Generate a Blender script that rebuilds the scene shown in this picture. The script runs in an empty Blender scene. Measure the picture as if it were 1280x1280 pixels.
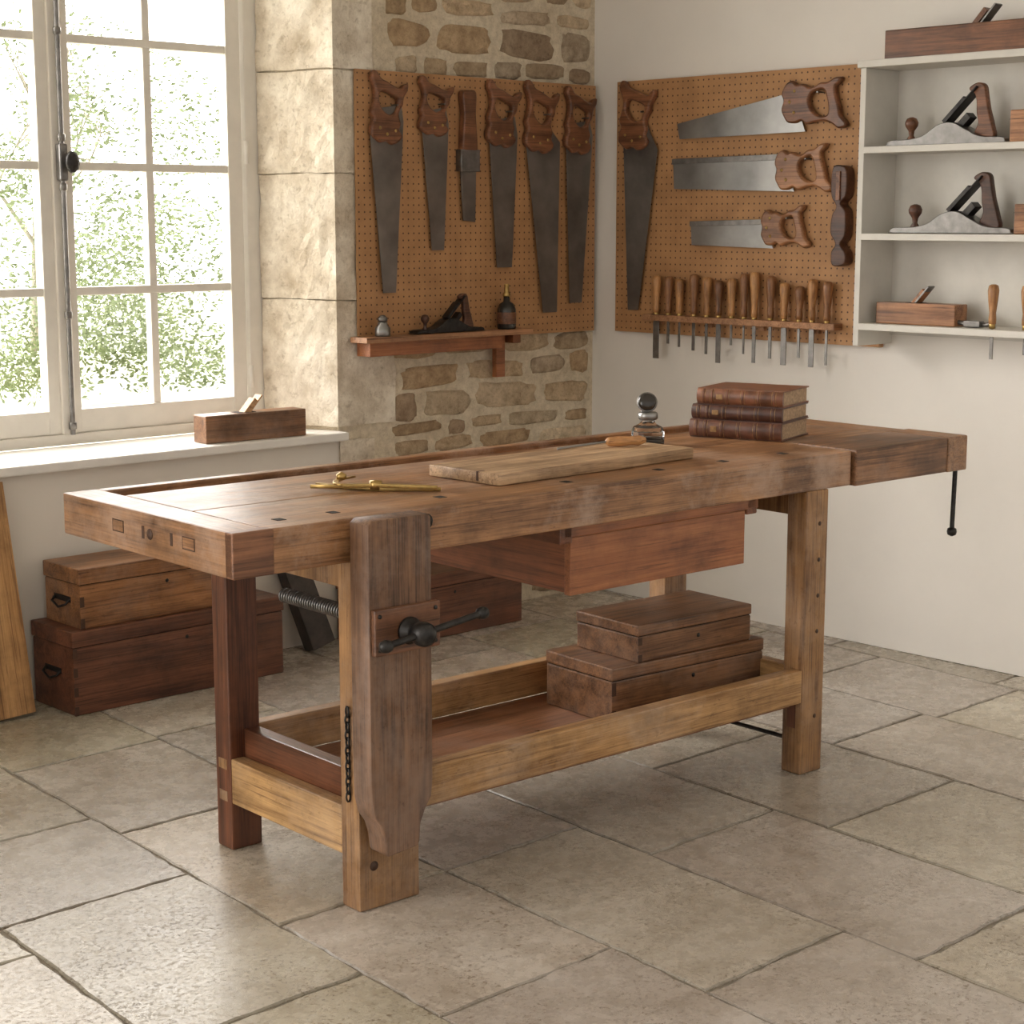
import bpy, bmesh, math, random
from mathutils import Vector, Matrix, noise as mnoise
random.seed(7)
scene=bpy.context.scene
try:
    scene.view_settings.view_transform='Standard'
except Exception: pass
COL=bpy.context.collection
PI=math.pi
# ---------------------------------------------------------------- node helpers
def newmat(name):
    m=bpy.data.materials.new(name);m.use_nodes=True
    nt=m.node_tree;b=nt.nodes['Principled BSDF'];return m,nt,b
def math_(nt,op,a,b=None):
    n=nt.nodes.new('ShaderNodeMath');n.operation=op
    for i,v in enumerate((a,b)):
        if v is None: continue
        if isinstance(v,(int,float)): n.inputs[i].default_value=v
        else: nt.links.new(v,n.inputs[i])
    return n.outputs[0]
def noise_(nt,vec,scale,detail=4,rough=.55,dist=0):
    n=nt.nodes.new('ShaderNodeTexNoise');n.inputs['Scale'].default_value=scale;n.inputs['Detail'].default_value=detail
    n.inputs['Roughness'].default_value=rough;n.inputs['Distortion'].default_value=dist
    nt.links.new(vec,n.inputs['Vector']);return n.outputs['Fac']
def ramp_(nt,fac,stops):
    n=nt.nodes.new('ShaderNodeValToRGB');e=n.color_ramp.elements
    while len(e)<len(stops): e.new(.5)
    for i,(p,c) in enumerate(stops):
        e[i].position=p;e[i].color=(c[0],c[1],c[2],1)
    nt.links.new(fac,n.inputs[0]);return n.outputs[0]
def mix_(nt,typ,fac,a,b):
    n=nt.nodes.new('ShaderNodeMix');n.data_type='RGBA';n.blend_type=typ
    for s,v in ((n.inputs[0],fac),(n.inputs[6],a),(n.inputs[7],b)):
        if isinstance(v,(int,float)): s.default_value=v
        elif isinstance(v,tuple): s.default_value=(v[0],v[1],v[2],1)
        else: nt.links.new(v,s)
    return n.outputs[2]
def bump_(nt,b,h,strength,dist):
    n=nt.nodes.new('ShaderNodeBump');n.inputs['Strength'].default_value=strength;n.inputs['Distance'].default_value=dist
    nt.links.new(h,n.inputs['Height']);nt.links.new(n.outputs[0],b.inputs['Normal'])
def objvec(nt,scale=(1,1,1),rnd=True):
    tc=nt.nodes.new('ShaderNodeTexCoord');v=tc.outputs['Object']
    if rnd:
        oi=nt.nodes.new('ShaderNodeObjectInfo');a=nt.nodes.new('ShaderNodeVectorMath');a.operation='MULTIPLY_ADD'
        nt.links.new(oi.outputs['Random'],a.inputs[0]);a.inputs[1].default_value=(17,31,23);nt.links.new(v,a.inputs[2]);v=a.outputs[0]
    mp=nt.nodes.new('ShaderNodeMapping');mp.inputs['Scale'].default_value=scale;nt.links.new(v,mp.inputs['Vector']);return mp.outputs[0],v
def scalec(c,k): return tuple(min(1,x*k) for x in c)
_w={}
def wood(dark,light,axis='X',rough=.42,bstr=.35,wear=.0):
    k=(dark,light,axis,rough,wear)
    if k in _w: return _w[k]
    m,nt,b=newmat('wood_%s_%d'%(axis,len(_w)))
    def mp(s,t):
        sc=[t,t,t];sc['XYZ'.index(axis)]=s
        n=nt.nodes.new('ShaderNodeMapping');n.inputs['Scale'].default_value=tuple(sc);nt.links.new(raw,n.inputs['Vector']);return n.outputs[0]
    _,raw=objvec(nt)
    a=noise_(nt,mp(.08,1),22,6,.62,1.0);f=noise_(nt,mp(.02,1),230,3,.6);bl=noise_(nt,raw,4.5,6,.68);po=noise_(nt,mp(.03,1),110,4,.7);sc_=noise_(nt,mp(.5,1),60,5,.75)
    fac=math_(nt,'ADD',math_(nt,'MULTIPLY',a,.62),math_(nt,'MULTIPLY',f,.38))
    c=ramp_(nt,fac,[(.38,dark),(.51,tuple(.45*x+.55*y for x,y in zip(dark,light))),(.64,light)])
    c=mix_(nt,'MULTIPLY',1.,c,ramp_(nt,bl,[(.32,(.50,.46,.42)),(.5,(.92,.90,.88)),(.68,(1.18,1.16,1.13))]))
    c=mix_(nt,'MULTIPLY',.75,c,ramp_(nt,po,[(.36,(.42,.36,.32)),(.44,(1,1,1))]))
    if wear:
        wn=noise_(nt,raw,3.0,7,.75);wf=ramp_(nt,wn,[(.47,(0,0,0)),(.64,(wear,wear,wear))])
        g=sum(light)/3
        c=mix_(nt,'MIX',wf,c,tuple(.62*q+.5*g*1.4 for q in light))
        c=mix_(nt,'MULTIPLY',.6,c,ramp_(nt,sc_,[(.33,(.5,.45,.40)),(.40,(1,1,1))]))
    nt.links.new(c,b.inputs['Base Color'])
    nt.links.new(math_(nt,'ADD',math_(nt,'MULTIPLY',bl,.35),rough-.15),b.inputs['Roughness'])
    bump_(nt,b,math_(nt,'ADD',fac,math_(nt,'MULTIPLY',po,.5)),bstr,.002)
    _w[k]=m;return m
def plain(name,col,rough=.5,metal=0,var=.25,sc=40,bump=.1,bd=.001):
    m,nt,b=newmat(name);v,_=objvec(nt)
    n=noise_(nt,v,sc,4)
    c=ramp_(nt,n,[(.3,scalec(col,1-var)),(.7,scalec(col,1+var))])
    nt.links.new(c,b.inputs['Base Color']);b.inputs['Metallic'].default_value=metal
    nt.links.new(math_(nt,'ADD',math_(nt,'MULTIPLY',n,.2),rough-.1),b.inputs['Roughness'])
    if bump: bump_(nt,b,n,bump,bd)
    return m
def plaster(name,col):
    m,nt,b=newmat(name);v,_=objvec(nt,rnd=False)
    n=noise_(nt,v,2.2,6,.6);n2=noise_(nt,v,35,4)
    c=ramp_(nt,n,[(.3,scalec(col,.94)),(.65,col)])
    nt.links.new(c,b.inputs['Base Color']);b.inputs['Roughness'].default_value=.85
    bump_(nt,b,math_(nt,'ADD',n,math_(nt,'MULTIPLY',n2,.3)),.25,.006);return m
def stone(name,attr,c1,c2,rough=.9,bs=.8,bd=.008,sc=14,low=(.78,.72,.62)):
    m,nt,b=newmat(name);v,_=objvec(nt,rnd=False)
    n=noise_(nt,v,sc,9,.72);n2=noise_(nt,v,3.,5,.6);n3=noise_(nt,v,sc*5,5,.7)
    c=ramp_(nt,n,[(.30,c1),(.60,c2)])
    c=mix_(nt,'MULTIPLY',.8,c,ramp_(nt,n2,[(.3,low),(.6,(1.05,1.04,1.0))]))
    c=mix_(nt,'MULTIPLY',.6,c,ramp_(nt,n3,[(.33,(.6,.55,.48)),(.45,(1,1,1))]))
    if attr:
        a=nt.nodes.new('ShaderNodeAttribute');a.attribute_name='Col';c=mix_(nt,'MULTIPLY',1.,c,a.outputs['Color'])
    nt.links.new(c,b.inputs['Base Color']);b.inputs['Roughness'].default_value=rough
    bump_(nt,b,math_(nt,'ADD',n,math_(nt,'MULTIPLY',n3,.3)),bs,bd);return m
# ---------------------------------------------------------------- mesh helpers
def link(o,parent=None):
    COL.objects.link(o)
    if parent: o.parent=parent
    return o
def empty(name,loc=(0,0,0),rz=0,parent=None):
    o=bpy.data.objects.new(name,None);o.empty_display_size=.1;o.location=loc;o.rotation_euler=(0,0,rz);return link(o,parent)
def fin(name,bm,mats,parent=None,loc=(0,0,0),rot=None,smooth=False):
    me=bpy.data.meshes.new(name);bm.normal_update();bm.to_mesh(me);bm.free()
    for m in (mats if isinstance(mats,(list,tuple)) else [mats]): me.materials.append(m)
    if smooth:
        for p in me.polygons:p.use_smooth=True
    o=bpy.data.objects.new(name,me);o.location=loc
    if rot is not None:
        if isinstance(rot,Matrix): o.matrix_local=Matrix.Translation(loc)@rot.to_4x4()
        else: o.rotation_euler=rot
    return link(o,parent)
def box(name,lo,hi,mat,parent=None,bev=.003,rot=None):
    lo=Vector(lo);hi=Vector(hi);c=(lo+hi)/2;d=hi-lo
    bm=bmesh.new();bmesh.ops.create_cube(bm,size=1)
    for v in bm.verts: v.co=Vector((v.co.x*d.x,v.co.y*d.y,v.co.z*d.z))
    bev=min(bev,min(abs(d.x),abs(d.y),abs(d.z))*.3)
    if bev>0: bmesh.ops.bevel(bm,geom=list(bm.edges),offset=bev,segments=2,affect='EDGES',profile=.6)
    return fin(name,bm,mat,parent,c,rot)
def catmull(p,n=5):
    out=[];L=len(p)
    for i in range(L):
        a,b,c,d=[Vector((q[0],q[1])) for q in (p[i-1],p[i],p[(i+1)%L],p[(i+2)%L])]
        for k in range(n):
            t=k/n;out.append(.5*((2*b)+(-a+c)*t+(2*a-5*b+4*c-d)*t*t+(-a+3*b-3*c+d)*t**3))
    return [(v.x,v.y) for v in out]
def shape(name,outer,holes,thick,mat,parent=None,loc=(0,0,0),rot=None,bev=.002):
    cu=bpy.data.curves.new(name,'CURVE');cu.dimensions='2D';cu.fill_mode='BOTH';cu.extrude=max(thick/2-bev,.0003);cu.bevel_depth=bev;cu.bevel_resolution=1
    cu.offset=-bev
    for pts in [outer]+holes:
        s=cu.splines.new('POLY');s.points.add(len(pts)-1)
        for i,q in enumerate(pts): s.points[i].co=(q[0],q[1],0,1)
        s.use_cyclic_u=True
    t=bpy.data.objects.new('tmp',cu);COL.objects.link(t);bpy.context.view_layer.update()
    dg=bpy.context.evaluated_depsgraph_get();me=bpy.data.meshes.new_from_object(t.evaluated_get(dg));bpy.data.objects.remove(t);bpy.data.curves.remove(cu)
    me.name=name;me.materials.clear();me.materials.append(mat)
    o=bpy.data.objects.new(name,me);o.location=loc
    if rot is not None:
        if isinstance(rot,Matrix): o.matrix_local=Matrix.Translation(loc)@rot.to_4x4()
        else:o.rotation_euler=rot
    return link(o,parent)
def tube(name,pts,r,mat,parent=None,cyc=False,res=4):
    cu=bpy.data.curves.new(name,'CURVE');cu.dimensions='3D';cu.bevel_depth=r;cu.bevel_resolution=res;cu.use_fill_caps=True
    s=cu.splines.new('POLY');s.points.add(len(pts)-1)
    for i,q in enumerate(pts): s.points[i].co=(q[0],q[1],q[2],1)
    s.use_cyclic_u=cyc
    t=bpy.data.objects.new('tmp',cu);COL.objects.link(t);bpy.context.view_layer.update()
    dg=bpy.context.evaluated_depsgraph_get();me=bpy.data.meshes.new_from_object(t.evaluated_get(dg));bpy.data.objects.remove(t);bpy.data.curves.remove(cu)
    me.materials.clear();me.materials.append(mat)
    for p in me.polygons:p.use_smooth=True
    return link(bpy.data.objects.new(name,me),parent)
def lathe(name,prof,mat,parent=None,loc=(0,0,0),rot=None,seg=24,sx=1,sy=1,smooth=True):
    bm=bmesh.new();rings=[]
    for r,z in prof:
        rings.append([bm.verts.new((sx*r*math.cos(2*PI*i/seg),sy*r*math.sin(2*PI*i/seg),z)) for i in range(seg)])
    for a,b in zip(rings,rings[1:]):
        for i in range(seg): bm.faces.new((a[i],a[(i+1)%seg],b[(i+1)%seg],b[i]))
    bm.faces.new(rings[0][::-1]);bm.faces.new(rings[-1])
    return fin(name,bm,mat,parent,loc,rot,smooth=smooth)
RL=Matrix(((1,0,0),(0,0,-1),(0,1,0)))          # local X->x  Y->z  Z->-y
RR=Matrix(((0,0,-1),(-1,0,0),(0,1,0)))         # local X->-y Y->z  Z->-x
sh=math.radians
# ---------------------------------------------------------------- materials
top_x=wood((.14,.060,.023),(.46,.235,.105),'X',.36,wear=.6);top_y=wood((.15,.066,.026),(.44,.225,.10),'Y',.38,wear=.45)
leg_z=wood((.16,.072,.026),(.45,.245,.10),'Z',.45,wear=.35)
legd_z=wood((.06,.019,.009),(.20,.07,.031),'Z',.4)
rail_x=wood((.24,.12,.043),(.60,.355,.155),'X',.45,wear=.35);rail_y=wood((.28,.145,.052),(.63,.385,.165),'Y',.45,wear=.2)
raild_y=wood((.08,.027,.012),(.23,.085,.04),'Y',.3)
chop_z=wood((.060,.027,.013),(.26,.135,.070),'Y',.5,wear=.45)
vise_x=wood((.11,.048,.02),(.38,.185,.085),'X',.42,wear=.4)
draw_x=wood((.22,.070,.024),(.43,.165,.062),'X',.4);draw_y=wood((.13,.042,.016),(.29,.10,.038),'Y',.4)
shelf_x=wood((.17,.062,.028),(.40,.19,.095),'X',.3,wear=.3)
pine_x=wood((.42,.22,.09),(.74,.48,.26),'X',.5);pine_z=wood((.36,.18,.062),(.64,.37,.155),'Z',.5)
board_x=wood((.26,.15,.075),(.66,.45,.265),'X',.5)
chestA=wood((.13,.052,.018),(.44,.205,.08),'X',.42,wear=.25);chestB=wood((.070,.024,.012),(.22,.083,.041),'X',.42,wear=.15)
chestC=wood((.09,.038,.017),(.33,.16,.070),'X',.42,wear=.3)
dark_w=wood((.040,.016,.009),(.14,.057,.031),'X',.38);handle_w=wood((.095,.037,.017),(.31,.13,.06),'X',.35)
handle_l=wood((.18,.075,.03),(.48,.23,.105),'X',.35)
block_w=wood((.08,.032,.015),(.27,.118,.056),'X',.42)
chis_w=wood((.28,.12,.04),(.64,.34,.135),'Z',.35);chis_d=wood((.15,.06,.026),(.42,.20,.08),'Z',.35)
ledge_w=wood((.28,.13,.056),(.54,.29,.15),'X',.5)
iron=plain('dark_iron',(.04,.037,.035),.42,.8,.4,60,.3)
steel=plain('old_steel',(.20,.182,.165),.36,.75,.3,7,.05)
steel_b=plain('bright_steel',(.30,.295,.285),.34,.85,.25,6,.04)
steel_d=plain('dull_steel',(.22,.21,.20),.38,.85,.25,30,.06)
brass=plain('brass',(.46,.31,.11),.35,.9,.25,50,.1)
black=plain('recess_shade_black',(.02,.013,.009),.9,0,.1,30,0)  # flat black that stands in for the shade inside holes and gaps
darkline=plain('dark_stain',(.06,.026,.013),.6,0,.3,60,0)
m_plaster=plaster('white_plaster',(.86,.82,.76))
m_plaster2=plaster('cream_plaster',(.82,.77,.69))
m_paint=plain('window_paint',(.74,.70,.63),.5,0,.05,12,.05)
m_shelf=plain('shelf_paint',(.66,.63,.57),.55,0,.06,10,.05)
m_sill=plain('sill_paint',(.82,.79,.74),.5,0,.06,8,.1)
m_lime=stone('limestone',False,(.52,.43,.32),(.90,.83,.72),bs=1.,bd=.018,sc=7,low=(.80,.73,.62))
m_mortar=stone('lime_mortar',False,(.54,.46,.34),(.78,.69,.55),bs=.9,bd=.008,sc=30)
m_rubble=stone('rubble_stone',True,(.58,.50,.42),(1.15,1.10,1.03),bs=1,bd=.014,sc=18)
m_ceiling=plaster('ceiling_plaster',(.80,.78,.74))
# floor
m,nt,b=newmat('flagstone');v,_=objvec(nt,rnd=False)
n1=noise_(nt,v,1.9,10,.66,.3);n2=noise_(nt,v,85,5,.75);n3=noise_(nt,v,15,10,.78,.2);n4=noise_(nt,v,4.5,6,.6)
c=ramp_(nt,n1,[(.32,(.37,.315,.245)),(.5,(.50,.445,.37)),(.68,(.61,.565,.49))])
c=mix_(nt,'MULTIPLY',.45,c,ramp_(nt,n3,[(.34,(.66,.62,.57)),(.55,(1,1,1))]))
msk=ramp_(nt,n4,[(.42,(1,1,1)),(.60,(.12,.12,.12))])
pit=ramp_(nt,n2,[(.39,(.42,.37,.31)),(.46,(1,1,1))])
c=mix_(nt,'MULTIPLY',msk,c,pit)
a=nt.nodes.new('ShaderNodeAttribute');a.attribute_name='Col';c=mix_(nt,'MULTIPLY',1.,c,a.outputs['Color'])
nt.links.new(c,b.inputs['Base Color'])
nt.links.new(math_(nt,'ADD',math_(nt,'MULTIPLY',n3,.38),.08),b.inputs['Roughness'])
bump_(nt,b,math_(nt,'ADD',math_(nt,'ADD',math_(nt,'MULTIPLY',n3,.5),n1),math_(nt,'MULTIPLY',pit,.25)),.28,.006)
m_flag=m
m_grout=plain('grout',(.22,.185,.14),.95,0,.25,50,.3)
def pegmat(name,ix):
    m,nt,b=newmat(name);tc=nt.nodes.new('ShaderNodeTexCoord');sp=nt.nodes.new('ShaderNodeSeparateXYZ');nt.links.new(tc.outputs['Object'],sp.inputs[0])
    def f(o):
        q=math_(nt,'SUBTRACT',math_(nt,'FRACT',math_(nt,'DIVIDE',o,.0254)),.5);return math_(nt,'MULTIPLY',q,q)
    d=math_(nt,'ADD',f(sp.outputs[ix]),f(sp.outputs[2]));h=math_(nt,'LESS_THAN',d,.018)
    n=noise_(nt,tc.outputs['Object'],9,5)
    c=ramp_(nt,n,[(.3,(.36,.182,.075)),(.7,(.49,.26,.112))])
    c=mix_(nt,'MIX',h,c,(.10,.045,.02));nt.links.new(c,b.inputs['Base Color']);b.inputs['Roughness'].default_value=.6
    return m
# ---------------------------------------------------------------- room
def prism(bm,pts,z0,z1,mi=0):
    a=[bm.verts.new((p[0],p[1],z0)) for p in pts];c=[bm.verts.new((p[0],p[1],z1)) for p in pts];n=len(pts);fs=[]
    fs.append(bm.faces.new(a[::-1]));fs.append(bm.faces.new(c))
    for i in range(n): fs.append(bm.faces.new((a[i],a[(i+1)%n],c[(i+1)%n],c[i])))
    for f in fs:f.material_index=mi
    return fs
ZC=2.95
bm=bmesh.new()
prism(bm,[(-1.31,0),(.3,0),(.3,.5),(-1.41,.5),(-1.41,.3)],0,ZC,1)
prism(bm,[(-3.13,0),(-1.31,0),(-1.41,.3),(-1.41,.5),(-3.03,.5),(-3.03,.3)],0,.73,0)
prism(bm,[(-3.13,0),(-1.31,0),(-1.41,.3),(-1.41,.5),(-3.03,.5),(-3.03,.3)],2.62,ZC,0)
prism(bm,[(-7,0),(-3.13,0),(-3.03,.3),(-3.03,.5),(-7,.5)],0,ZC,0)
bmesh.ops.recalc_face_normals(bm,faces=bm.faces)
wall_back=fin('wall_back',bm,[m_plaster2,m_mortar])
wall_right=box('wall_right',(0,-6.5,0),(.3,0,ZC),m_plaster,bev=0)
ceiling=box('ceiling',(-7,-6.5,ZC),(.3,.5,ZC+.1),m_ceiling,bev=0)
def colattr(me,cols):
    ca=me.color_attributes.new('Col','FLOAT_COLOR','CORNER')
    for p in me.polygons:
        c=cols[p.index]
        for li in p.loop_indices: ca.data[li].color=(c[0],c[1],c[2],1)
bm=bmesh.new();cols=[]
z=.0
pal=[(.54,.44,.32),(.46,.37,.27),(.60,.51,.39),(.42,.33,.245),(.64,.56,.44),(.52,.40,.27),(.50,.43,.345)]
while z<ZC-.03:
    h=random.uniform(.065,.13);x=-1.10+random.uniform(-.03,.06)
    while x<-.03:
        w=random.uniform(.13,.36)*(.7+h*3)
        if x+w>-.09: w=-.012-x
        if w<.05: break
        cx=x+w/2;cz=z+h/2+random.uniform(-.01,.01);hw=w/2-random.uniform(.008,.018);hh=h/2-random.uniform(.004,.016);col=random.choice(pal);k=random.uniform(.85,1.2);col=tuple(q*k for q in col)
        n=18;e=random.uniform(2.6,5.5);ring=[];tl=random.uniform(-.06,.06);tp=random.uniform(-.15,.15)
        for i in range(n):
            t=2*PI*i/n;ct,s_=math.cos(t),math.sin(t);j=random.uniform(.86,1.05)
            X=hw*j*math.copysign(abs(ct)**(2/e),ct);Z=hh*j*math.copysign(abs(s_)**(2/e),s_)*(1+tp*X/hw)
            ring.append((X,Z+tl*X))
        dep=random.uniform(.004,.011);rs=[]
        for s,y in ((1,.004),(.93,-dep*.7),(.6,-dep)):
            rs.append([bm.verts.new((cx+p[0]*s,y+random.uniform(-.0015,.0015),cz+p[1]*s)) for p in ring])
        for a,b2 in zip(rs,rs[1:]):
            for i in range(n): bm.faces.new((a[i],a[(i+1)%n],b2[(i+1)%n],b2[i]));cols.append(col)
        bm.faces.new(rs[-1]);cols.append(col)
        x+=w
    z+=h
st=fin('rubble_stones',bm,m_rubble,wall_back,smooth=True);colattr(st.data,cols)
def rough_block(bm,pts,z0,z1,seed):
    b2=bmesh.new();prism(b2,pts,z0,z1);bmesh.ops.recalc_face_normals(b2,faces=b2.faces)
    bmesh.ops.subdivide_edges(b2,edges=[e for e in b2.edges if e.calc_length()>.06],cuts=9,use_grid_fill=True)
    b2.normal_update()
    for v in b2.verts:
        p=v.co*7+Vector((seed*3.1,0,0));q=v.co*22+Vector((seed,5,0))
        d=mnoise.noise(p)*.008+mnoise.noise(q)*.006-.001
        v.co+=v.normal*d
    me=bpy.data.meshes.new('t');b2.to_mesh(me);b2.free();bm.from_mesh(me);bpy.data.meshes.remove(me)
bm=bmesh.new();z=.0;i=0
while z<ZC-.02:
    h=random.uniform(.24,.46);z1=min(z+h,ZC);xr=(-1.06 if i%2 else -1.15)+random.uniform(-.03,.02)
    if z<.77:
        zt=min(z1,.728);rough_block(bm,[(-1.315,-.014),(xr,-.014),(xr,.03),(-1.30,.03)],z+.002,zt-.002,i);z=zt if zt<z1 else z1
        if zt==.728 : z=.775
        i+=1;continue
    rough_block(bm,[(-1.322,-.014),(xr,-.014),(xr,.03),(-1.298,.03),(-1.385,.298),(-1.425,.298)],z+.002,z1-.002,i);z=z1;i+=1
fin('limestone_quoins',bm,m_lime,wall_back,smooth=False)
# floor
bm=bmesh.new();cols=[]
S=[-7,-6.4,-5.9,-5.4,-4.95,-4.5,-4.02,-3.55,-3.067,-2.59,-2.14,-1.66,-1.09,-.62,-.15,.38]
J={7:[-1.14,-1.64,-2.36,-3.0],8:[-.65,-1.29,-2.04,-2.62,-3.3],9:[-.62,-1.36,-2.04,-2.9],10:[-.9,-1.62,-2.3,-3.1],11:[-.5,-1.2,-1.85,-2.48,-3.2],12:[-.85,-1.45,-2.05,-2.8],13:[-.4,-1.0,-1.53,-2.1,-2.9],14:[-.7,-1.3,-2.0,-2.6]}
def tile(p):
    cxy=(sum(q[0] for q in p)/4,sum(q[1] for q in p)/4);g=random.uniform(.002,.004)
    P2=[]
    for a in range(4):
        p0=Vector(p[a]);p1=Vector(p[(a+1)%4]);nseg=14
        for k in range(nseg):
            q=p0.lerp(p1,k/nseg);q+=Vector((random.uniform(-.005,.003),random.uniform(-.003,.005)))
            dirc=Vector(cxy)-q;qq=q.copy();qq.x+=math.copysign(g,dirc.x) if abs(dirc.x)>.02 else 0;qq.y+=math.copysign(g,dirc.y) if abs(dirc.y)>.02 else 0
            P2.append(qq)
    zt=random.uniform(-.0012,0);col=random.uniform(.82,1.12);tint=(col,col*random.uniform(.97,1.01),col*random.uniform(.92,1.03))
    tx=random.uniform(-.004,.004);ty=random.uniform(-.004,.004)
    R=[]
    for ins,z in ((0,-.03),(0,zt-.0025),(.004,zt)):
        ring=[]
        for q in P2:
            d=(Vector(cxy)-q);dz=-(d.x*tx+d.y*ty);d=d.normalized()*ins*1.3;ring.append(bm.verts.new((q.x+d.x,q.y+d.y,z+min(0,dz-.0005))))
        R.append(ring)
    n=len(P2)
    for a,b2 in zip(R,R[1:]):
        for i in range(n): bm.faces.new((a[i],a[(i+1)%n],b2[(i+1)%n],b2[i]));cols.append(tint if a is not R[1] else tuple(q*.66 for q in tint))
    bm.faces.new(R[-1]);cols.append(tint)
for ci in range(len(S)-1):
    ys=list(J.get(ci,[]))
    y=ys[0] if ys else -random.uniform(.1,.6)
    top=[]
    while y<.45: y+=random.uniform(.5,.75);top.append(y)
    ys=top[::-1]+(ys if ys else [-random.uniform(.1,.6)])
    while ys[-1]>-6.5: ys.append(ys[-1]-random.uniform(.5,.85))
    for a,b2 in zip(ys,ys[1:]):
        f=lambda s,y:(s+.07*(y+2.0),y)
        tile([f(S[ci],b2),f(S[ci+1],b2),f(S[ci+1],a),f(S[ci],a)])
prism(bm,[(-7.2,-7.2),(.3,-7.2),(.3,.5),(-7.2,.5)],-.08,-.006,1);cols+= [(1,1,1)]*6
bmesh.ops.recalc_face_normals(bm,faces=bm.faces)
fl=fin('floor',bm,[m_flag,m_grout]);colattr(fl.data,cols)
# ---------------------------------------------------------------- window
win=empty('window_1',(-2.22,.3,0))
def wb(name,x0,x1,z0,z1,y0=0,y1=.05,mat=None,bev=.004): return box(name,(x0+2.22,y0,z0),(x1+2.22,y1,z1),mat or m_paint,win,bev)
wb('frame_right',-1.475,-1.412,.765,2.615,.0,.09);wb('frame_left',-3.027,-2.965,.765,2.615,.0,.09)
wb('frame_bottom',-3.0,-1.44,.763,.80,-.0,.09);wb('frame_top',-3.0,-1.44,2.56,2.615,0,.09)
for k,(a,b2,g0,g1) in enumerate(((-2.205,-1.485,-2.165,-1.545),(-2.955,-2.235,-2.895,-2.288))):
    t='leaf_%d_'%(k+1)
    wb(t+'stile_a',a,g0,.80,2.56,.01,.06);wb(t+'stile_b',g1,b2,.80,2.56,.01,.06)
    wb(t+'rail_bottom',g0-.01,g1+.01,.80,.88,.012,.058);wb(t+'rail_top',g0-.01,g1+.01,2.51,2.56,.012,.058)
    mid=(g0+g1)/2 if k else -1.862
    wb(t+'bar_v',mid-.015,mid+.015,.87,2.52,.018,.052)
    for j,z in enumerate((2.103,1.690,1.276)): wb(t+'bar_h_%d'%j,g0-.01,g1+.01,z-.014,z+.014,.016,.054)
mg=bpy.data.materials.new('window_glass');mg.use_nodes=True;nt=mg.node_tree;nt.nodes.clear()
ou=nt.nodes.new('ShaderNodeOutputMaterial');mx=nt.nodes.new('ShaderNodeMixShader');tr=nt.nodes.new('ShaderNodeBsdfTransparent');gl=nt.nodes.new('ShaderNodeBsdfGlossy');gl.inputs['Roughness'].default_value=.02
mx.inputs[0].default_value=.05;nt.links.new(tr.outputs[0],mx.inputs[1]);nt.links.new(gl.outputs[0],mx.inputs[2]);nt.links.new(mx.outputs[0],ou.inputs[0])
wb('glass',-2.90,-1.54,.87,2.52,.034,.037,mg,0)
wb('meeting_bead',-2.245,-2.195,.80,2.56,-.004,.064)
tube('espagnolette_rod',[(0.0,-.022,.80),(0,-.022,2.55)],.0085,steel_d,win)
for z in (.83,1.2,1.62,1.78,2.12,2.5): lathe('rod_collar',[(.006,-.015),(.013,-.01),(.013,.01),(.006,.015)],steel_d,win,(0,-.022,z))
lathe('espagnolette_knob',[(.006,0),(.008,.02),(.018,.03),(.024,.04),(.022,.052),(.010,.058)],iron,win,(.012,-.024,1.70),(PI/2,0,0),sy=1.5)
box('latch_case',(-.015,-.035,1.64),(.015,-.005,1.76),steel_d,win,.006)
for z in (.95,1.75): lathe('hinge',[(.008,-.04),(.008,.04)],m_paint,win,(-1.478+2.22,-.006,z))
box('trim_1',(-3.16,-.055,.732),(-1.305,.30,.762),m_sill,bev=.006)
# exterior garden
leaf=bpy.data.materials.new('foliage');leaf.use_nodes=True;nt=leaf.node_tree;b=nt.nodes['Principled BSDF'];v,_=objvec(nt,rnd=False)
nt.links.new(ramp_(nt,noise_(nt,v,2.5,3),[(.3,(.13,.18,.07)),(.7,(.34,.41,.19))]),b.inputs['Base Color']);b.inputs['Roughness'].default_value=.7
def shrub(name,c,r,n,s,thr=-.05):
    vs=[];fs=[]
    for i in range(n):
        d=Vector((random.gauss(0,1),random.gauss(0,1),random.gauss(0,1))).normalized()*(random.random()**.4)
        p=Vector((c[0]+d.x*r[0],c[1]+d.y*r[1],c[2]+d.z*r[2]))
        if mnoise.noise(p*1.1)<thr or p.z<-.2: continue
        u=Vector((random.gauss(0,1),random.gauss(0,1),random.gauss(0,1))).normalized();w=u.orthogonal().normalized()
        a=s*random.uniform(.6,1.3);j=len(vs);vs+=[p-u*a,p+w*a*.5,p+u*a,p-w*a*.5];fs.append((j,j+1,j+2,j+3))
    me=bpy.data.meshes.new(name);me.from_pydata([tuple(q) for q in vs],[],fs);me.materials.append(leaf)
    return link(bpy.data.objects.new(name,me))
shrub('garden_hedge',(4.0,11.,.2),(9,1.0,1.6),75000,.034,-.12)
shrub('garden_tree',(2.2,14.4,1.9),(2.2,1.6,1.9),17000,.04,-.02)
shrub('garden_tree',(7.5,18.,2.2),(3.6,1.6,2.3),20000,.05,-.02)
bark=plain('pale_bark',(.42,.38,.32),.9,0,.2,20,0)
def branch(p,d,l,r,k,pts):
    q=p+d*l;pts.append((p,q,r))
    if k==0: return
    for i in range(3):
        nd=(d+Vector((random.gauss(0,.5),random.gauss(0,.5),random.gauss(0,.35)+.1))).normalized();branch(q,nd,l*random.uniform(.6,.85),r*.6,k-1,pts)
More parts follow.
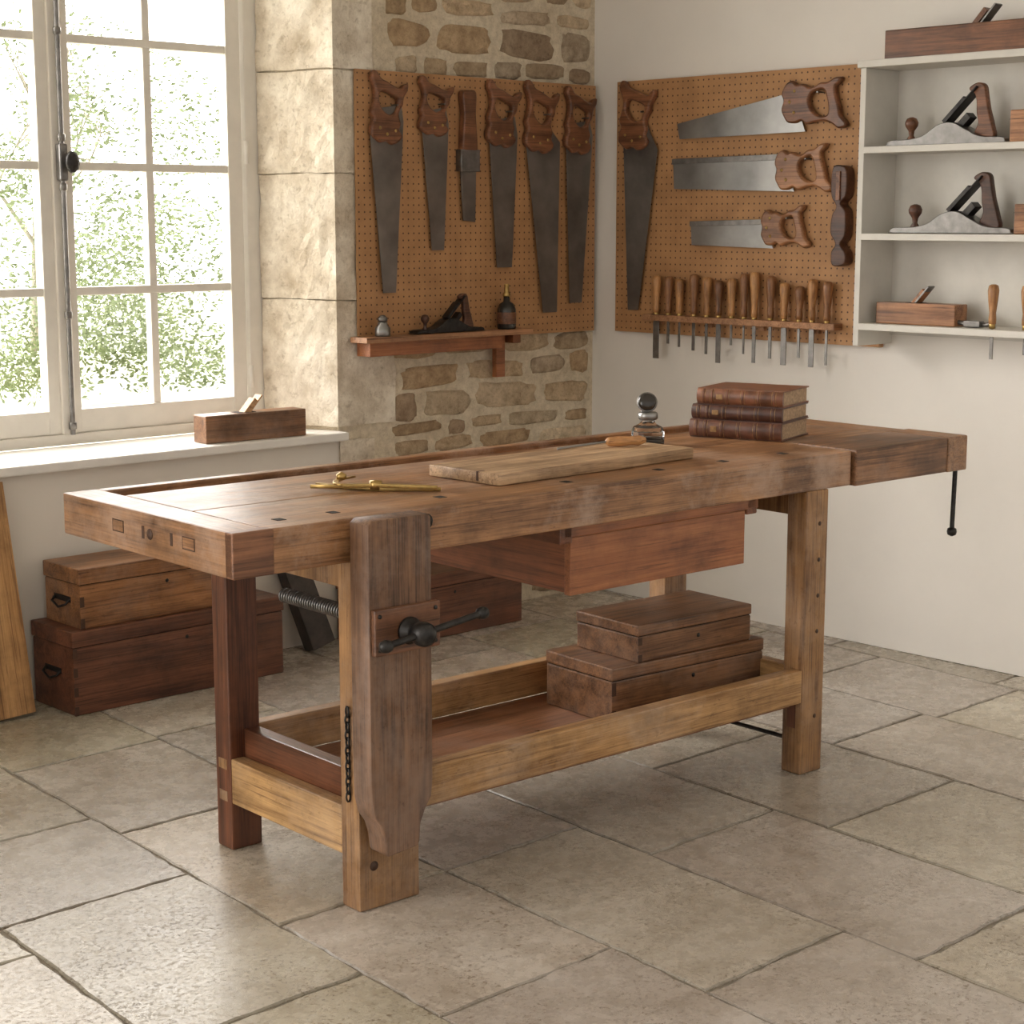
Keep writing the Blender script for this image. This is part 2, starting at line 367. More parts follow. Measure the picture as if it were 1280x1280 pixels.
for bx,by in ((2.6,14.4),(7.2,18.)):
    pts=[];branch(Vector((bx,by,-.35)),Vector((.05,0,1)),1.5,.07,4,pts)
    cu=bpy.data.curves.new('b','CURVE');cu.dimensions='3D';cu.bevel_depth=1;cu.bevel_resolution=0
    for p,q,r in pts:
        s=cu.splines.new('POLY');s.points.add(1);s.points[0].co=(*p,1);s.points[1].co=(*q,1);s.points[0].radius=r;s.points[1].radius=r*.6
    t=bpy.data.objects.new('t',cu);COL.objects.link(t);bpy.context.view_layer.update();me=bpy.data.meshes.new_from_object(t.evaluated_get(bpy.context.evaluated_depsgraph_get()));bpy.data.objects.remove(t);me.materials.clear();me.materials.append(bark)
    tr_=[o for o in bpy.data.objects if o.name.startswith('garden_tree')]
    link(bpy.data.objects.new('trunk',me),tr_[0] if bx<5 else tr_[1])
box('garden_ground',(-20,.5,-.5),(30,40,-.35),plain('pale_gravel',(.62,.62,.5),.9,0,.15,2,0),bev=0)
# ---------------------------------------------------------------- workbench
HB=.8889;T=.0964;ZB=HB-T
wbn=empty('workbench',(-3.2091,-2.0965,0),sh(-2.271))
def P(name,lo,hi,mat,bev=.004,rot=None): return box(name,lo,hi,mat,wbn,bev,rot)
P('top_front_plank',(.09,0,ZB),(1.99,.30,HB),top_x);P('top_back_plank',(.09,.3005,ZB),(2.40,.60,HB),top_x)
P('top_front_plank_end',(1.995,.205,ZB),(2.40,.30,HB),top_x)
P('end_cap_left',(0,0,ZB),(.0895,.7298,HB),top_y,.005)
P('end_cap_right',(2.4005,.205,ZB),(2.512,.7298,HB),top_y,.005)
P('tray_floor',(.0895,.60,ZB),(2.40,.70,ZB+.02),chestB);P('tray_back_rail',(.0895,.695,ZB-.01),(2.40,.7298,HB),top_x)
P('corner_block',(.0,-.002,ZB+.0),(.10,.03,HB+.0005),block_w,.004)
P('end_vise_jaw',(1.998,-.012,ZB-.003),(2.42,.198,HB+.002),vise_x,.006)
P('end_vise_cap',(2.4205,-.014,ZB-.004),(2.515,.20,HB+.003),top_y,.006)
for i,(u,v) in enumerate([(.17,.085),(.31,.085),(.62,.10),(1.00,.085),(1.32,.085),(1.56,.085),(1.80,.085),(2.15,.09),(1.95,.42)]):
    P('dog_hole_shade_%d'%i,(u-.011,v-.013,HB-.01),(u+.011,v+.013,HB+.0008),black,0)  # solid black block, no cut: its colour paints the hole's inner shade
for i,(v,w) in enumerate([(.17,.05),(.47,.05),(.24,.010),(.36,.010)]):
    P('tenon_end_%d'%i,(-.0008,v-w/2,HB-.058),(.01,v+w/2,HB-.030),darkline,0)
    if w>.03: P('tenon_core_%d'%i,(-.0012,v-w/2+.003,HB-.0555),(.01,v+w/2-.003,HB-.0325),top_y,0)
lathe('end_peg',[(.0001,0),(.012,0),(.012,.001),(.0001,.001)],darkline,wbn,(-.0003,.33,HB-.045),(0,-PI/2,0))
lathe('apron_washer',[(.0001,0),(.017,0),(.017,.003),(.009,.004),(.0001,.002)],iron,wbn,(.50,0,HB-.03),(PI/2,0,0))
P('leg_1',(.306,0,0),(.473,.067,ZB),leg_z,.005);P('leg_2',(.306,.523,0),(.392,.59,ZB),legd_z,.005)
P('leg_3',(1.805,0,0),(1.897,.067,ZB),leg_z,.005);P('leg_4',(1.805,.523,0),(1.897,.59,ZB),leg_z,.005)
for z in (.70,.60,.50,.40,.16): lathe('leg_peg',[(.0001,0),(.006,0),(.006,.001),(.0001,.001)],darkline,wbn,(1.862,0,z),(PI/2,0,0))
lathe('leg_peg',[(.0001,0),(.011,0),(.011,.0015),(.0001,.0015)],darkline,wbn,(.345,0,.10),(PI/2,0,0))
P('tenon_leg',(.3052,.54,.20),(.31,.575,.225),leg_z,0);P('tenon_leg_b',(.3052,.54,.12),(.31,.575,.145),leg_z,0)
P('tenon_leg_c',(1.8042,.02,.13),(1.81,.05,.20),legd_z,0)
P('stretcher_front',(.473,.0,.2055),(1.805,.042,.298),rail_x,.004)
P('stretcher_back',(.39,.545,.2055),(1.805,.585,.298),rail_x,.004)
P('stretcher_side_outer',(.307,.067,.119),(.345,.523,.231),rail_y,.004)
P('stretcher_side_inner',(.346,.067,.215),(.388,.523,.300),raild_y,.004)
P('stretcher_right',(1.82,.067,.2055),(1.86,.523,.298),rail_y,.004)
P('shelf_board',(.388,.042,.185),(1.805,.545,.205),shelf_x,.002)
P('bearer_left',(.32,.067,ZB-.07),(.39,.523,ZB),leg_z);P('bearer_right',(1.81,.067,ZB-.07),(1.89,.523,ZB),leg_z)
tube('foot_rod',[(1.84,.067,.085),(1.84,.523,.085)],.006,iron,wbn)
P('drawer_runner_front',(.955,.045,.758),(1.66,.075,ZB),draw_x);P('drawer_runner_left',(.945,.045,.745),(.985,.60,ZB),draw_y)
P('drawer_runner_right',(1.615,.045,.745),(1.655,.60,ZB),draw_y)
P('drawer_front',(.983,.050,.614),(1.613,.072,.757),draw_x,.002)
P('drawer_side_left',(.986,.072,.618),(1.000,.60,.757),draw_y,.002);P('drawer_side_right',(1.596,.072,.618),(1.610,.60,.757),draw_y,.002)
P('drawer_back',(1.0,.585,.618),(1.596,.60,.757),draw_x,.002);P('drawer_bottom',(1.0,.072,.622),(1.596,.585,.632),draw_x,0)
RX=Matrix(((1,0,0),(0,0,-1),(0,1,0)))
outer=[(.279,.884),(.290,.893),(.440,.893),(.447,.887),(.447,.30),(.443,.262),(.425,.235),(.412,.205),(.409,.165),(.404,.156),(.325,.149),(.320,.156),(.316,.19),(.306,.22),(.290,.243),(.281,.28),(.279,.33)]
shape('vise_chop',outer,[],.066,chop_z,wbn,(0,-.051,0),RX,.0025)
box('vise_plate',(.283,-.100,.603),(.459,-.084,.704),block_w,wbn,.004)
for u in (.295,.445):
    for z in (.617,.69): lathe('plate_nail',[(.0001,0),(.005,0),(.004,.003),(.0001,.004)],iron,wbn,(u,-.100,z),(PI/2,0,0))
lathe('vise_hub',[(.0001,0),(.030,0),(.030,.008),(.020,.016),(.018,.030),(.025,.036),(.027,.052),(.025,.066),(.016,.074),(.0001,.076)],iron,wbn,(.372,-.099,.650),(PI/2,0,0))
tube('vise_handle',[(.275,-.152,.640),(.530,-.152,.672)],.0075,iron,wbn)
for p in ((.272,-.152,.6395),(.534,-.152,.6725)):
    lathe('handle_end',[(.004,-.016),(.012,-.01),(.0145,0),(.012,.01),(.004,.016)],iron,wbn,p,(0,PI/2,0))
hel=[(.375+.0155*math.cos(t),.067+.0095*t/(2*PI),.650+.0155*math.sin(t)) for t in [k*PI/6 for k in range(0,12*33)]]
tube('vise_screw_thread',hel,.0028,steel_d,wbn,res=1);tube('vise_screw_core',[(.375,-.08,.65),(.375,.385,.65)],.0095,iron,wbn)
for i in range(12):
    z=.455-i*.0175;rr=[]
    for k in range(10):
        t=2*PI*k/10;a=.0055*math.cos(t);c2=.012*math.sin(t)
        rr.append((.300,.03+a,z+c2) if i%2==0 else (.300+a,.03,z+c2))
    tube('chain_link_%d'%i,rr,.0024,iron,wbn,True,2)
lathe('end_vise_boss',[(.0001,0),(.026,0),(.026,.01),(.017,.014),(.017,.035),(.023,.04),(.020,.056),(.0001,.06)],iron,wbn,(2.515,.05,.842),(0,PI/2,0))
tube('end_vise_handle',[(2.552,.05,.868),(2.545,.05,.60)],.007,iron,wbn)
lathe('end_vise_handle_tip',[(.004,-.014),(.013,-.009),(.015,0),(.013,.009),(.004,.014)],iron,wbn,(2.545,.05,.592))
# ---------------------------------------------------------------- generic objects
def chest(name,loc,rz,L,W,H,mat,lid=.05,parent=None,handle=True,ov=.004):
    e=empty(name,loc,rz,parent)
    box('body',(0,0,0.0),(L,W,H-lid-.002),mat,e,.004)
    box('lid',(-ov,-ov,H-lid),(L+ov,W+ov,H),mat,e,.005)
    box('lid_gap',(.003,.003,H-lid-.004),(L-.003,W-.003,H-lid+.002),black,e,0)
    n=max(3,int((H-lid)/.03));hh=(H-lid-.002)/n
    for i in range(n):
        if i%2==0: box('dovetail',(-.0006,.001,i*hh),(.014,-.0006,(i+1)*hh-.002),darkline,e,0)
    if handle:
        c=(H-lid)*.6
        tube('end_handle',[(-.002,W/2-.045,c),(-.014,W/2-.042,c-.012),(-.016,W/2,c-.026),(-.014,W/2+.042,c-.012),(-.002,W/2+.045,c)],.004,iron,e)
        box('handle_plate',(-.002,W/2-.05,c-.008),(0.001,W/2+.05,c+.01),iron,e,.001)
    lathe('keyhole',[(.0001,0),(.006,0),(.006,.001),(.0001,.001)],iron,e,(L*.52,-.0005,H-lid-.028),(PI/2,0,0))
    return e
chest('tool_chest',(-2.56,-.27,0),0,.79,.25,.265,chestB)
chest('tool_chest',(-2.52,-.255,.2655),0,.60,.215,.19,chestA)
chest('tool_chest',(-1.35,-.255,0),0,.71,.23,.24,chestB)
def benchpt(u,v,z):
    t=sh(-2.271);return (-3.2091+u*math.cos(t)-v*math.sin(t),-2.0965+u*math.sin(t)+v*math.cos(t),z)
chest('wooden_box',benchpt(1.265,.19,.2055),sh(-5.),.565,.27,.152,chestC,.035,handle=False,ov=.002)
chest('wooden_box',benchpt(1.355,.185,.358),sh(-4),.43,.245,.102,chestC,.03,handle=False,ov=.002)
for i in range(3):
    H_=.72-.02*i
    e=box('leaning_plank',(-.06,-.014,-H_/2),(.06,.014,H_/2),pine_z,None,.003)
    e.matrix_world=Matrix.Translation((-2.715-.123*i,-.115,H_/2+.004))@Matrix.Rotation(sh(-2.2),4,'Y')@Matrix.Rotation(sh(-7.5),4,'X')
e=box('timber_offcut',(-.05,-.03,-.18),(.05,.03,.18),plain('charred_wood',(.05,.04,.034),.6,0,.4,30,.3),None,.006)
e.matrix_world=Matrix.Translation((-1.545,-.085,.192))@Matrix.Rotation(sh(-14),4,'Y')@Matrix.Rotation(sh(-12),4,'X')
# ---------------------------------------------------------------- hand tools
def metal_plane(name,loc,rz,L,tm=None,bm_=None):
    e=empty(name,loc,rz);w=.15*L;tm=tm or handle_w;bm_=bm_ or steel_d
    side=catmull([(0,.01*L),(.03*L,.0),(.5*L,0),(.97*L,0),(L,.012*L),(.97*L,.04*L),(.80*L,.05*L),(.68*L,.10*L),(.56*L,.155*L),(.44*L,.14*L),(.32*L,.07*L),(.2*L,.045*L),(.04*L,.04*L)],4)
    shape('body',side,[],w,bm_,e,(0,0,0.001),RX,.002)
    def sl(n,x,z,ln,th,ww,mat,ang=44):
        R=Matrix.Rotation(sh(90-ang),3,'Y');box(n,(x-th/2,-ww/2,z-ln/2),(x+th/2,ww/2,z+ln/2),mat,e,.002,R)
    sl('iron_blade',.60*L,.27*L,.38*L,.010*L,.11*L,iron);sl('lever_cap',.555*L,.245*L,.24*L,.03*L,.10*L,iron);sl('frog',.62*L,.15*L,.16*L,.05*L,.09*L,iron)
    lathe('front_knob',[(.03*L,0),(.034*L,.01*L),(.018*L,.035*L),(.022*L,.07*L),(.046*L,.105*L),(.05*L,.13*L),(.036*L,.16*L),(.012*L,.17*L)],tm,e,(.17*L,0,.04*L))
    tote=catmull([(.70,.04),(.87,.04),(.86,.13),(.825,.24),(.805,.33),(.785,.41),(.73,.43),(.67,.405),(.665,.38),(.705,.355),(.725,.30),(.73,.22),(.745,.15),(.72,.09)],4)
    shape('tote',[(x*L,z*L) for x,z in tote],[],.055*L,tm,e,(0,0,0),RX,.004)
    return e
def wooden_plane(name,loc,rz,L,W,H,mat,bladecol):
    e=empty(name,loc,rz)
    box('stock',(0,0,0),(L,W,H),mat,e,.004)
    box('mouth_shade',(L*.34,W*.2,H-.01),(L*.52,W*.8,H+.001),black,e,0)  # uncut stock: black slab on top paints the dark of the mouth
    R=Matrix.Rotation(sh(42),3,'Y')
    box('blade',(L*.50-.003,W*.25,H-.04),(L*.50+.003,W*.75,H+.07),bladecol or steel_d,e,.001,R)
    box('wedge',(L*.46-.010,W*.27,H-.04),(L*.46+.008,W*.73,H+.055),bladecol or mat,e,.003,R)
    return e
def chisel(name,a,ztop,zrack,zbot,depth,bw=.014,mat=None,par=None,k=1.35):
    e=empty(name,(-depth,-a,0),-PI/2,par)
    h=ztop-zrack
    lathe('handle',[(.004*k,0),(.0095*k,.004),(.010*k,.02),(.0085*k,h*.3),(.0125*k,h*.6),(.0145*k,h*.85),(.012*k,h*.97),(.006*k,h)],mat or chis_w,e,(0,0,zrack),seg=14)
    lathe('ferrule',[(.008,-.012),(.0105,-.01),(.0105,.006),(.008,.008)],brass,e,(0,0,zrack),seg=14)
    shape('blade',[(-bw*.3,0),(bw*.3,0),(bw*.5,-.03),(bw*.5,-(zrack-zbot)),(-bw*.5,-(zrack-zbot)),(-bw*.5,-.03)],[],.004,steel_d,e,(0,0,zrack-.01),RX,.0008)
    return e
HO=[(1.04,.22),(1.02,.42),(1.07,.58),(1.02,.80),(.92,.90),(.82,.82),(.72,.86),(.60,.80),(.50,.84),(.42,.93),(.30,.96),(.18,1.08),(.07,1.10),(.09,.98),(.15,.88),(.12,.70),(.05,.48),(.0,.28),(-.10,.16),(-.12,.05),(.0,-.02),(.12,.06),(.25,.10),(.40,.06),(.55,-.02),(.66,.04),(.76,-.03),(.90,-.04),(.97,.06)]
HH=[(.33,.78),(.44,.76),(.54,.68),(.58,.52),(.53,.36),(.43,.24),(.31,.20),(.22,.26),(.22,.42),(.27,.62)]
def saw(name,wall,blade,hc,hang,hw,hh,flip=1,bmat=None,hmat=None,back=None,d=.046):
    B=RL if wall=='L' else RR
    loc=lambda dep:(0,-dep,0) if wall=='L' else (-dep,0,0)
    e=empty(name)
    shape('blade',blade,[],.0024,bmat or steel,e,loc(d),B,.0004)
    t=sh(hang);ct,sn=math.cos(t),math.sin(t)
    def tr(p):
        X=(p[0]-.5)*hw;Y=(p[1]-.5)*hh*flip;return (hc[0]+X*ct-Y*sn,hc[1]+X*sn+Y*ct)
    o=[tr(p) for p in catmull(HO,4)];h=[tr(p) for p in catmull(HH,4)]
    shape('handle',o,[h],.028,hmat or handle_w,e,loc(d),B,.007)
    for q in ((.80,.20),(.90,.42),(.84,.68)):
        c=tr(q);l=loc(d+.014);lathe('saw_nut',[(.0001,0),(.006,0),(.005,.002),(.0001,.0025)],brass,e,((c[0],l[1],c[1]) if wall=='L' else (l[0],-c[0],c[1])),B,seg=12)
    pc=tr((.42,.72));n0=loc(.0301);n1=loc(d+.02)
    a0=(pc[0],n0[1],pc[1]) if wall=='L' else (n0[0],-pc[0],pc[1]);a1=(pc[0],n1[1],pc[1]) if wall=='L' else (n1[0],-pc[0],pc[1])
    tube('hook',[a0,a1],.003,steel_d,e)
    if back: shape('steel_back',back,[],.009,steel_d,e,loc(d),B,.001)
    return e
peg=box('pegboard',(-1.2378,-.030,1.0702),(-.0224,-.022,2.036),pegmat('pegboard_a',0),None,.001)
peg2=box('pegboard',(-.030,-1.42,1.0739),(-.004,-.1539,2.044),pegmat('pegboard_b',1),None,.001)
saw('hand_saw','L',[(-1.184,1.80),(-1.17,1.90),(-1.04,1.92),(-1.031,1.86),(-1.074,1.252),(-1.134,1.252)],(-1.105,1.90),-90,.215,.150,1)
saw('hand_saw','L',[(-.943,1.84),(-.935,1.90),(-.83,1.92),(-.815,1.86),(-.841,1.402),(-.900,1.402)],(-.882,1.915),-90,.18,.145,1)
saw('hand_saw','L',[(-.612,1.82),(-.60,1.88),(-.48,1.90),(-.466,1.83),(-.495,1.333),(-.574,1.333)],(-.545,1.90),-90,.21,.155,1)
saw('hand_saw','L',[(-.420,1.80),(-.41,1.87),(-.30,1.87),(-.238,1.81),(-.251,1.153),(-.327,1.153)],(-.345,1.895),-90,.23,.16,1)
saw('hand_saw','L',[(-.203,1.80),(-.195,1.88),(-.075,1.90),(-.055,1.84),(-.112,1.186),(-.180,1.186)],(-.132,1.89),-90,.22,.15,1)
e=empty('float_file')
shape('handle',catmull([(-.757,1.975),(-.725,1.985),(-.690,1.978),(-.692,1.90),(-.685,1.80),(-.69,1.765),(-.75,1.765),(-.757,1.80),(-.75,1.90)],3),[],.032,handle_w,e,(0,-.047,0),RL,.005)
shape('collar',[(-.768,1.690),(-.674,1.690),(-.674,1.770),(-.768,1.770)],[],.033,steel_d,e,(0,-.047,0),RL,.003)
shape('blade',[(-.758,1.70),(-.680,1.70),(-.685,1.505),(-.745,1.510)],[],.006,steel,e,(0,-.045,0),RL,.001)
saw('hand_saw','R',[(.206,1.80),(.215,1.86),(.33,1.87),(.384,1.78),(.293,1.163),(.238,1.161)],(.275,1.905),-90,.225,.165,1,bmat=steel)
saw('hand_saw','R',[(.483,1.871),(.987,1.955),(1.03,1.95),(1.088,1.822),(.496,1.814)],(1.125,1.925),172,.25,.155,-1,bmat=steel_b,hmat=handle_w)
saw('tenon_saw','R',[(.466,1.735),(.99,1.742),(1.045,1.613),(.472,1.629)],(1.085,1.695),176,.22,.15,-1,bmat=steel_b,hmat=handle_l,back=[(.462,1.720),(.98,1.726),(.98,1.747),(.462,1.741)])
saw('tenon_saw','R',[(.559,1.50),(.90,1.510),(.957,1.410),(.565,1.418)],(1.01,1.490),176,.19,.135,-1,bmat=steel_b,hmat=handle_l,back=[(.556,1.488),(.91,1.496),(.91,1.515),(.556,1.507)])
rack=empty('chisel_rack')
box('rail',(-.080,-1.262,1.127),(-.0302,-.345,1.150),ledge_w,rack,.002)
for i in range(4): box('rail_screw_block',(-.045,-.42-.25*i,1.110),(-.0302,-.40-.25*i,1.127),ledge_w,rack,0)
CA=[.40,.462,.519,.591,.655,.714,.776,.836,.885,.96,1.023,1.091,1.148,1.214];CZ=[1.30,1.298,1.29,1.31,1.30,1.289,1.299,1.318,1.325,1.312,1.288,1.278,1.305,1.298]
for i,(a,z) in enumerate(zip(CA,CZ)):
    chisel('chisel_%d'%(i+1),a,z,1.155,[.99,1.05,1.04,1.03,1.02,.99,1.06,1.03,1.0,1.02,1.0,1.03,1.0,1.01][i],.058,[.03,.012,.010,.014,.012,.022,.01,.008,.016,.014,.024,.012,.022,.01][i],[chis_w,chis_d,chis_w,chis_d][i%4] if i else chis_w,rack)
e=empty('moulding_plane')
pr=catmull([(1.235,1.69),(1.27,1.70),(1.295,1.68),(1.295,1.60),(1.272,1.57),(1.295,1.54),(1.295,1.46),(1.275,1.43),(1.298,1.40),(1.295,1.36),(1.245,1.355),(1.238,1.40),(1.255,1.43),(1.232,1.47),(1.238,1.53),(1.255,1.56),(1.232,1.60)],4)
shape('stock',pr,[],.048,dark_w,e,(-.0555,0,0),RR,.004)
box('wedge',(-.085,-1.272,1.58),(-.070,-1.255,1.68),handle_w,e,.002)
lg=empty('tool_ledge')
box('plank',(-1.275,-.125,1.080),(-.455,-.0302,1.100),ledge_w,lg,.002)
box('fascia',(-1.245,-.105,1.030),(-.60,-.0302,1.080),draw_x,lg,.002)
box('bracket',(-.585,-.055,.915),(-.54,-.0302,1.080),draw_x,lg,.002);box('bracket_top',(-.53,-.09,1.045),(-.49,-.0302,1.080),draw_x,lg,.002)
metal_plane('hand_plane',(-1.02,-.078,1.1005),0,.33,dark_w,iron)
def glassmat(name,col,ior=1.45,rough=.03):
    m,nt,b=newmat(name);v,_=objvec(nt);nt.links.new(ramp_(nt,noise_(nt,v,20),[(.3,scalec(col,.95)),(.7,col)]),b.inputs['Base Color']);b.inputs['Roughness'].default_value=rough;b.inputs['Transmission Weight'].default_value=1.;b.inputs['IOR'].default_value=ior;return m
glassm=glassmat('bottle_glass',(.93,.95,.94),1.4)
darkglass=plain('dark_glass',(.03,.025,.02),.15,0,.2,20,0)
e=empty('glass_jar',(-1.17,-.085,1.1005))
lathe('jar',[(.026,0),(.028,.004),(.028,.03),(.018,.04),(.018,.05),(.0001,.05)],steel_b,e)
lathe('stopper',[(.012,.05),(.018,.055),(.018,.065),(.008,.075),(.0001,.076)],steel_d,e)
e=empty('oil_bottle',(-.555,-.08,1.1005))
lathe('bottle',[(.034,0),(.036,.005),(.036,.075),(.028,.095),(.013,.105),(.012,.125),(.0001,.125)],darkglass,e)
lathe('label',[(.0362,.02),(.0368,.022),(.0368,.062),(.0362,.064)],block_w,e)
lathe('brass_spout',[(.015,.124),(.016,.13),(.010,.14),(.009,.165),(.013,.17),(.0001,.172)],brass,e)
# ---------------------------------------------------------------- shelving unit
su=empty('shelving_unit')
box('side_left',(-.20,-1.452,1.089),(-.001,-1.430,2.012),m_shelf,su,.002);box('side_right',(-.20,-2.62,1.089),(-.001,-2.598,2.012),m_shelf,su,.002)
box('shelf_top',(-.215,-2.63,2.012),(-.001,-1.425,2.036),m_shelf,su,.003)
for i,z in enumerate((1.755,1.468,1.166)): box('shelf_%d'%i,(-.20,-2.60,z-.022),(-.001,-1.451,z),m_shelf,su,.002)
box('back_panel',(-.012,-2.60,1.12),(-.001,-1.451,2.012),m_shelf,su,0)
wooden_plane('jointer_plane',(-.17,-1.50,2.0365),-PI/2,.72,.085,.095,handle_w,None)
metal_plane('hand_plane',(-.11,-1.50,1.7555),-PI/2,.45,handle_w)
metal_plane('hand_plane',(-.11,-1.525,1.4685),-PI/2,.46,dark_w)
wooden_plane('block_plane',(-.155,-1.49,1.1665),-PI/2,.31,.075,.072,handle_l,None)
def block(name,loc,L,W,H,mat):
    e=empty(name,loc,-PI/2);box('body',(0,0,0),(L,W,H),mat,e,.004);box('lid_line',(-.001,-.001,H*.7),(L+.001,W+.001,H*.7+.002),darkline,e,0);return e
block('small_wooden_box',(-.16,-1.975,1.7555),.26,.10,.10,handle_l);block('small_wooden_box',(-.16,-2.005,1.4685),.26,.10,.095,handle_l)
for i,a in enumerate((1.95,2.07)): chisel('turning_gouge_%d'%(i+1),a,1.31,1.180,1.08 if a<2 else 1.10,.17,.012,chis_w,su,k=1.25)
e=empty('spokeshave',(-.13,-1.86,1.1665),-PI/2)
tube('bar',[(-.07,0,.016),(-.03,0,.010),(.0,0,.014),(.045,0,.010),(.065,0,.016)],.008,steel_d,e);box('blade_body',(-.03,-.02,0.001),(.03,.012,.022),steel_d,e,.004)
wooden_plane('wooden_hand_plane',(-1.875,.0,.7625),sh(-4),.40,.085,.095,chestC,pine_x)
# ---------------------------------------------------------------- bench-top items
be=empty('oak_board',benchpt(1.175,.275,HB+.0008),sh(.5))
shape('plank',[(-.355,-.125),(-.15,-.122),(.1,-.126),(.36,-.12),(.356,.12),(.1,.123),(-.2,.126),(-.36,.12)],[],.028,board_x,be,(0,0,.0145),Matrix.Identity(3),.0015)
box('end_split',(-.3590,-.055,.006),(-.335,-.049,.0289),darkline,be,0);box('knot',(-.33,-.1225,.008),(-.305,-.118,.022),darkline,be,.002)
e=empty('screwdriver',benchpt(1.37,.33,HB+.044),sh(-22))
lathe('handle',[(.006,0),(.012,.008),(.0145,.04),(.012,.07),(.014,.095),(.008,.115),(.0001,.118)],chis_w,e,(.0,0,.0),(0,PI/2,0))
tube('shaft',[(-.14,0,-.012),(.0,0,0)],.003,steel_b,e)
e=empty('ink_bottle',benchpt(1.66,.46,HB+.0005))
lathe('glass_body',[(.044,0),(.048,.006),(.048,.038),(.042,.050),(.026,.058),(.020,.064),(.020,.072),(.0001,.072)],glassm,e,seg=12,smooth=False)
lathe('ink',[(.039,.005),(.042,.01),(.042,.022),(.0001,.022)],darkglass,e)
lathe('collar',[(.024,.070),(.028,.074),(.028,.088),(.024,.092),(.0001,.092)],steel_b,e)
lathe('hinged_lid',[(.0001,-.006),(.024,-.006),(.027,0),(.024,.008),(.014,.013),(.0001,.014)],darkglass,e,(-.004,.0,.120),(sh(70),0,sh(-45)))
lathe('lid_rim',[(.022,-.008),(.028,-.006),(.029,.0),(.026,.003),(.0215,.0)],steel_d,e,(-.004,.0,.120),(sh(70),0,sh(-45)))
tube('lid_hinge',[(.0,.022,.088),(.004,.026,.105)],.004,steel_d,e)
e=empty('brass_dividers',benchpt(.555,.29,HB+.0075),sh(-53))
def flatbar(n,p,w,z,t=.007):
    L_=[];R_=[]
    for i,q in enumerate(p):
        a_=Vector(p[max(0,i-1)][:2]);b_=Vector(p[min(len(p)-1,i+1)][:2]);d_=(b_-a_).normalized();nn=Vector((-d_.y,d_.x))*q[2]*w/2
        L_.append((q[0]+nn.x,q[1]+nn.y));R_.append((q[0]-nn.x,q[1]-nn.y))
    shape(n,L_+R_[::-1],[],t,brass,e,(0,0,z),Matrix.Identity(3),.001)
flatbar('leg_1',[(-.135,.040,.5),(-.06,.020,1),(.02,.0,1.2),(.09,.008,.9),(.172,.018,.3)],.019,-.0025,.009)
flatbar('leg_2',[(-.125,-.048,.4),(-.06,-.028,1),(.02,.0,1.2),(.09,-.008,.9),(.170,-.014,.3)],.018,.006,.009)
flatbar('arc',[(-.045,-.070,.5),(-.066,-.040,1),(-.074,-.005,1),(-.070,.035,1),(-.050,.072,.5)],.014,.014,.005)
lathe('thumb_screw',[(.003,-.004),(.012,-.002),(.012,.008),(.003,.014)],brass,e,(-.068,.018,.018));lathe('joint',[(.0001,-.006),(.015,-.006),(.015,.014),(.0001,.016)],brass,e,(.02,.0,.002))
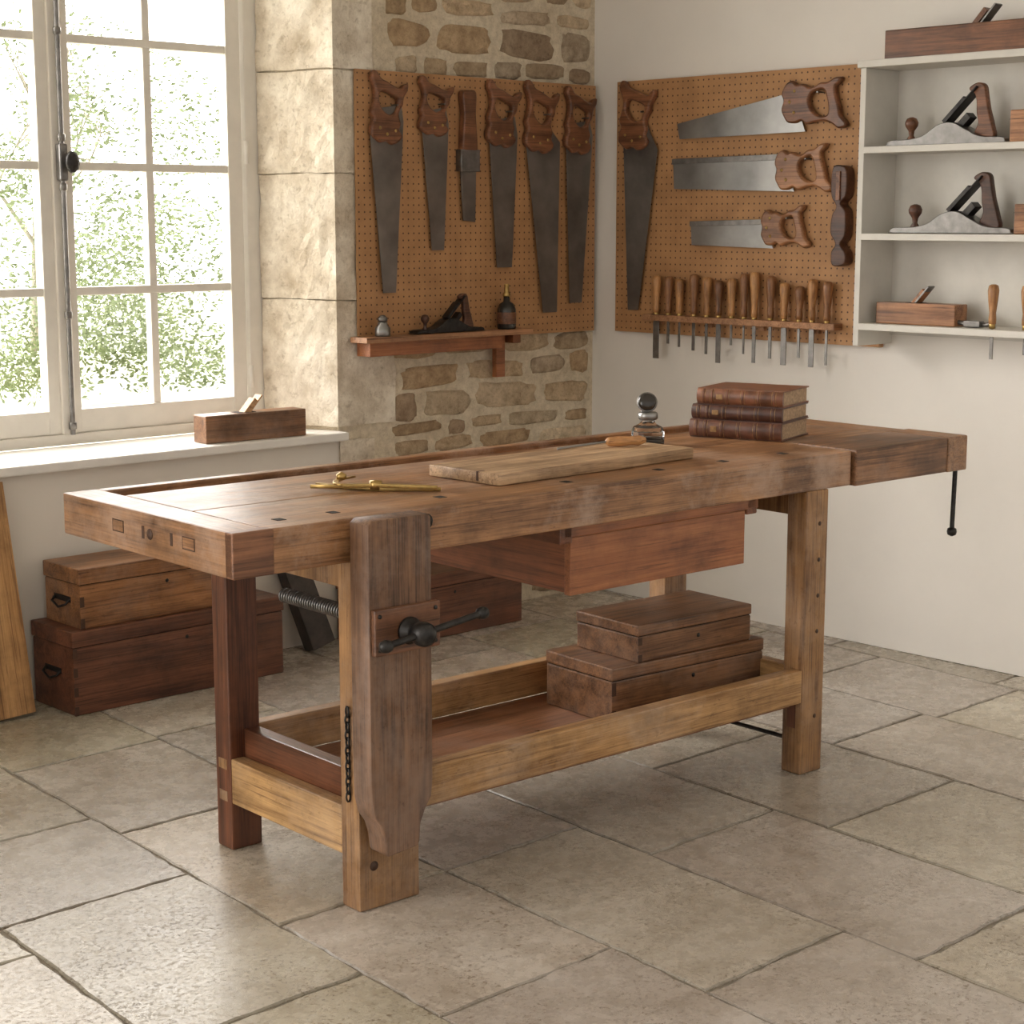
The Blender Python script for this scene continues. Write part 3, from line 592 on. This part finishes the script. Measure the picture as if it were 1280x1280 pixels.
def book(e,z,L,W,H,cover,dz,off=0):
    b0=empty('book_%d'%dz,(off,0,z),0,e)
    box('cover_bottom',(0,0,0),(W,L,.004),cover,b0,.0015);box('cover_top',(0,0,H-.004),(W,L,H),cover,b0,.0015)
    box('pages',(.004,.005,.004),(W-.006,L-.005,H-.004),pagem,b0,0)
    pr=[(0.004,0),(-.004,.004),(-.009,H*.3),(-.010,H*.5),(-.009,H*.7),(-.004,H-.004),(.004,H)]
    R=Matrix(((1,0,0),(0,0,-1),(0,1,0)))
    shape('spine',pr,[],L,cover,b0,(0,L/2,0),R,.001)
    for k in (.10,.28,.46,.64,.82,.92):
        shape('raised_band',[(x*1.0-.0014,y) for x,y in pr],[],.005,cover,b0,(0,L*k,0),R,.0005)
        for dd in (.006,-.006): shape('gilt_line',[(x*1.0-.0006,y) for x,y in pr],[],.0014,gilt,b0,(0,L*k+dd,0),R,.0003)
    box('title_label',(-.0108,L*.73-.010,H*.34),(-.006,L*.73+.010,H*.66),gilt,b0,.001)
pagem=plain('book_pages',(.42,.29,.18),.8,0,.3,120,.3)
gilt=plain('gilt',(.30,.17,.07),.45,.3,.4,150,0)
lea=[plain('leather_a',(.17,.065,.032),.38,0,.5,30,.4),plain('leather_b',(.075,.029,.019),.38,0,.5,30,.4),plain('leather_c',(.12,.046,.026),.38,0,.5,30,.4)]
bs=empty('book_stack',benchpt(1.985,.245,HB+.001),sh(17))
book(bs,0,.285,.215,.052,lea[2],1)
book(bs,.0525,.28,.205,.043,lea[1],2,.004);book(bs,.096,.265,.205,.047,lea[0],3,.006)
# ---------------------------------------------------------------- light
w=bpy.data.worlds.new('World');scene.world=w;w.use_nodes=True;nt=w.node_tree;bg=nt.nodes['Background']
tc=nt.nodes.new('ShaderNodeTexCoord');sp=nt.nodes.new('ShaderNodeSeparateXYZ');nt.links.new(tc.outputs['Generated'],sp.inputs[0])
mr=nt.nodes.new('ShaderNodeMapRange');nt.links.new(sp.outputs['Y'],mr.inputs[0]);mr.inputs[1].default_value=-.1;mr.inputs[2].default_value=.35;mr.inputs[3].default_value=.82;mr.inputs[4].default_value=9.5
nt.links.new(mr.outputs[0],bg.inputs[1]);bg.inputs[0].default_value=(1,.965,.92,1)
sl=bpy.data.lights.new('sun','SUN');sl.energy=5.2;sl.angle=sh(34);sl.color=(1,.955,.89);so=bpy.data.objects.new('sun_light',sl);COL.objects.link(so)
so.rotation_euler=Vector((.58,-1,-.50)).to_track_quat('-Z','Y').to_euler()
# ---------------------------------------------------------------- camera
cd=bpy.data.cameras.new('camera');cd.sensor_width=36;cd.lens=2220.94/1280*36;co=bpy.data.objects.new('camera',cd);COL.objects.link(co)
co.location=(-5.2255,-5.0589,1.52);co.rotation_euler=(sh(90-9.4004),0,sh(46.6582-90));scene.camera=co
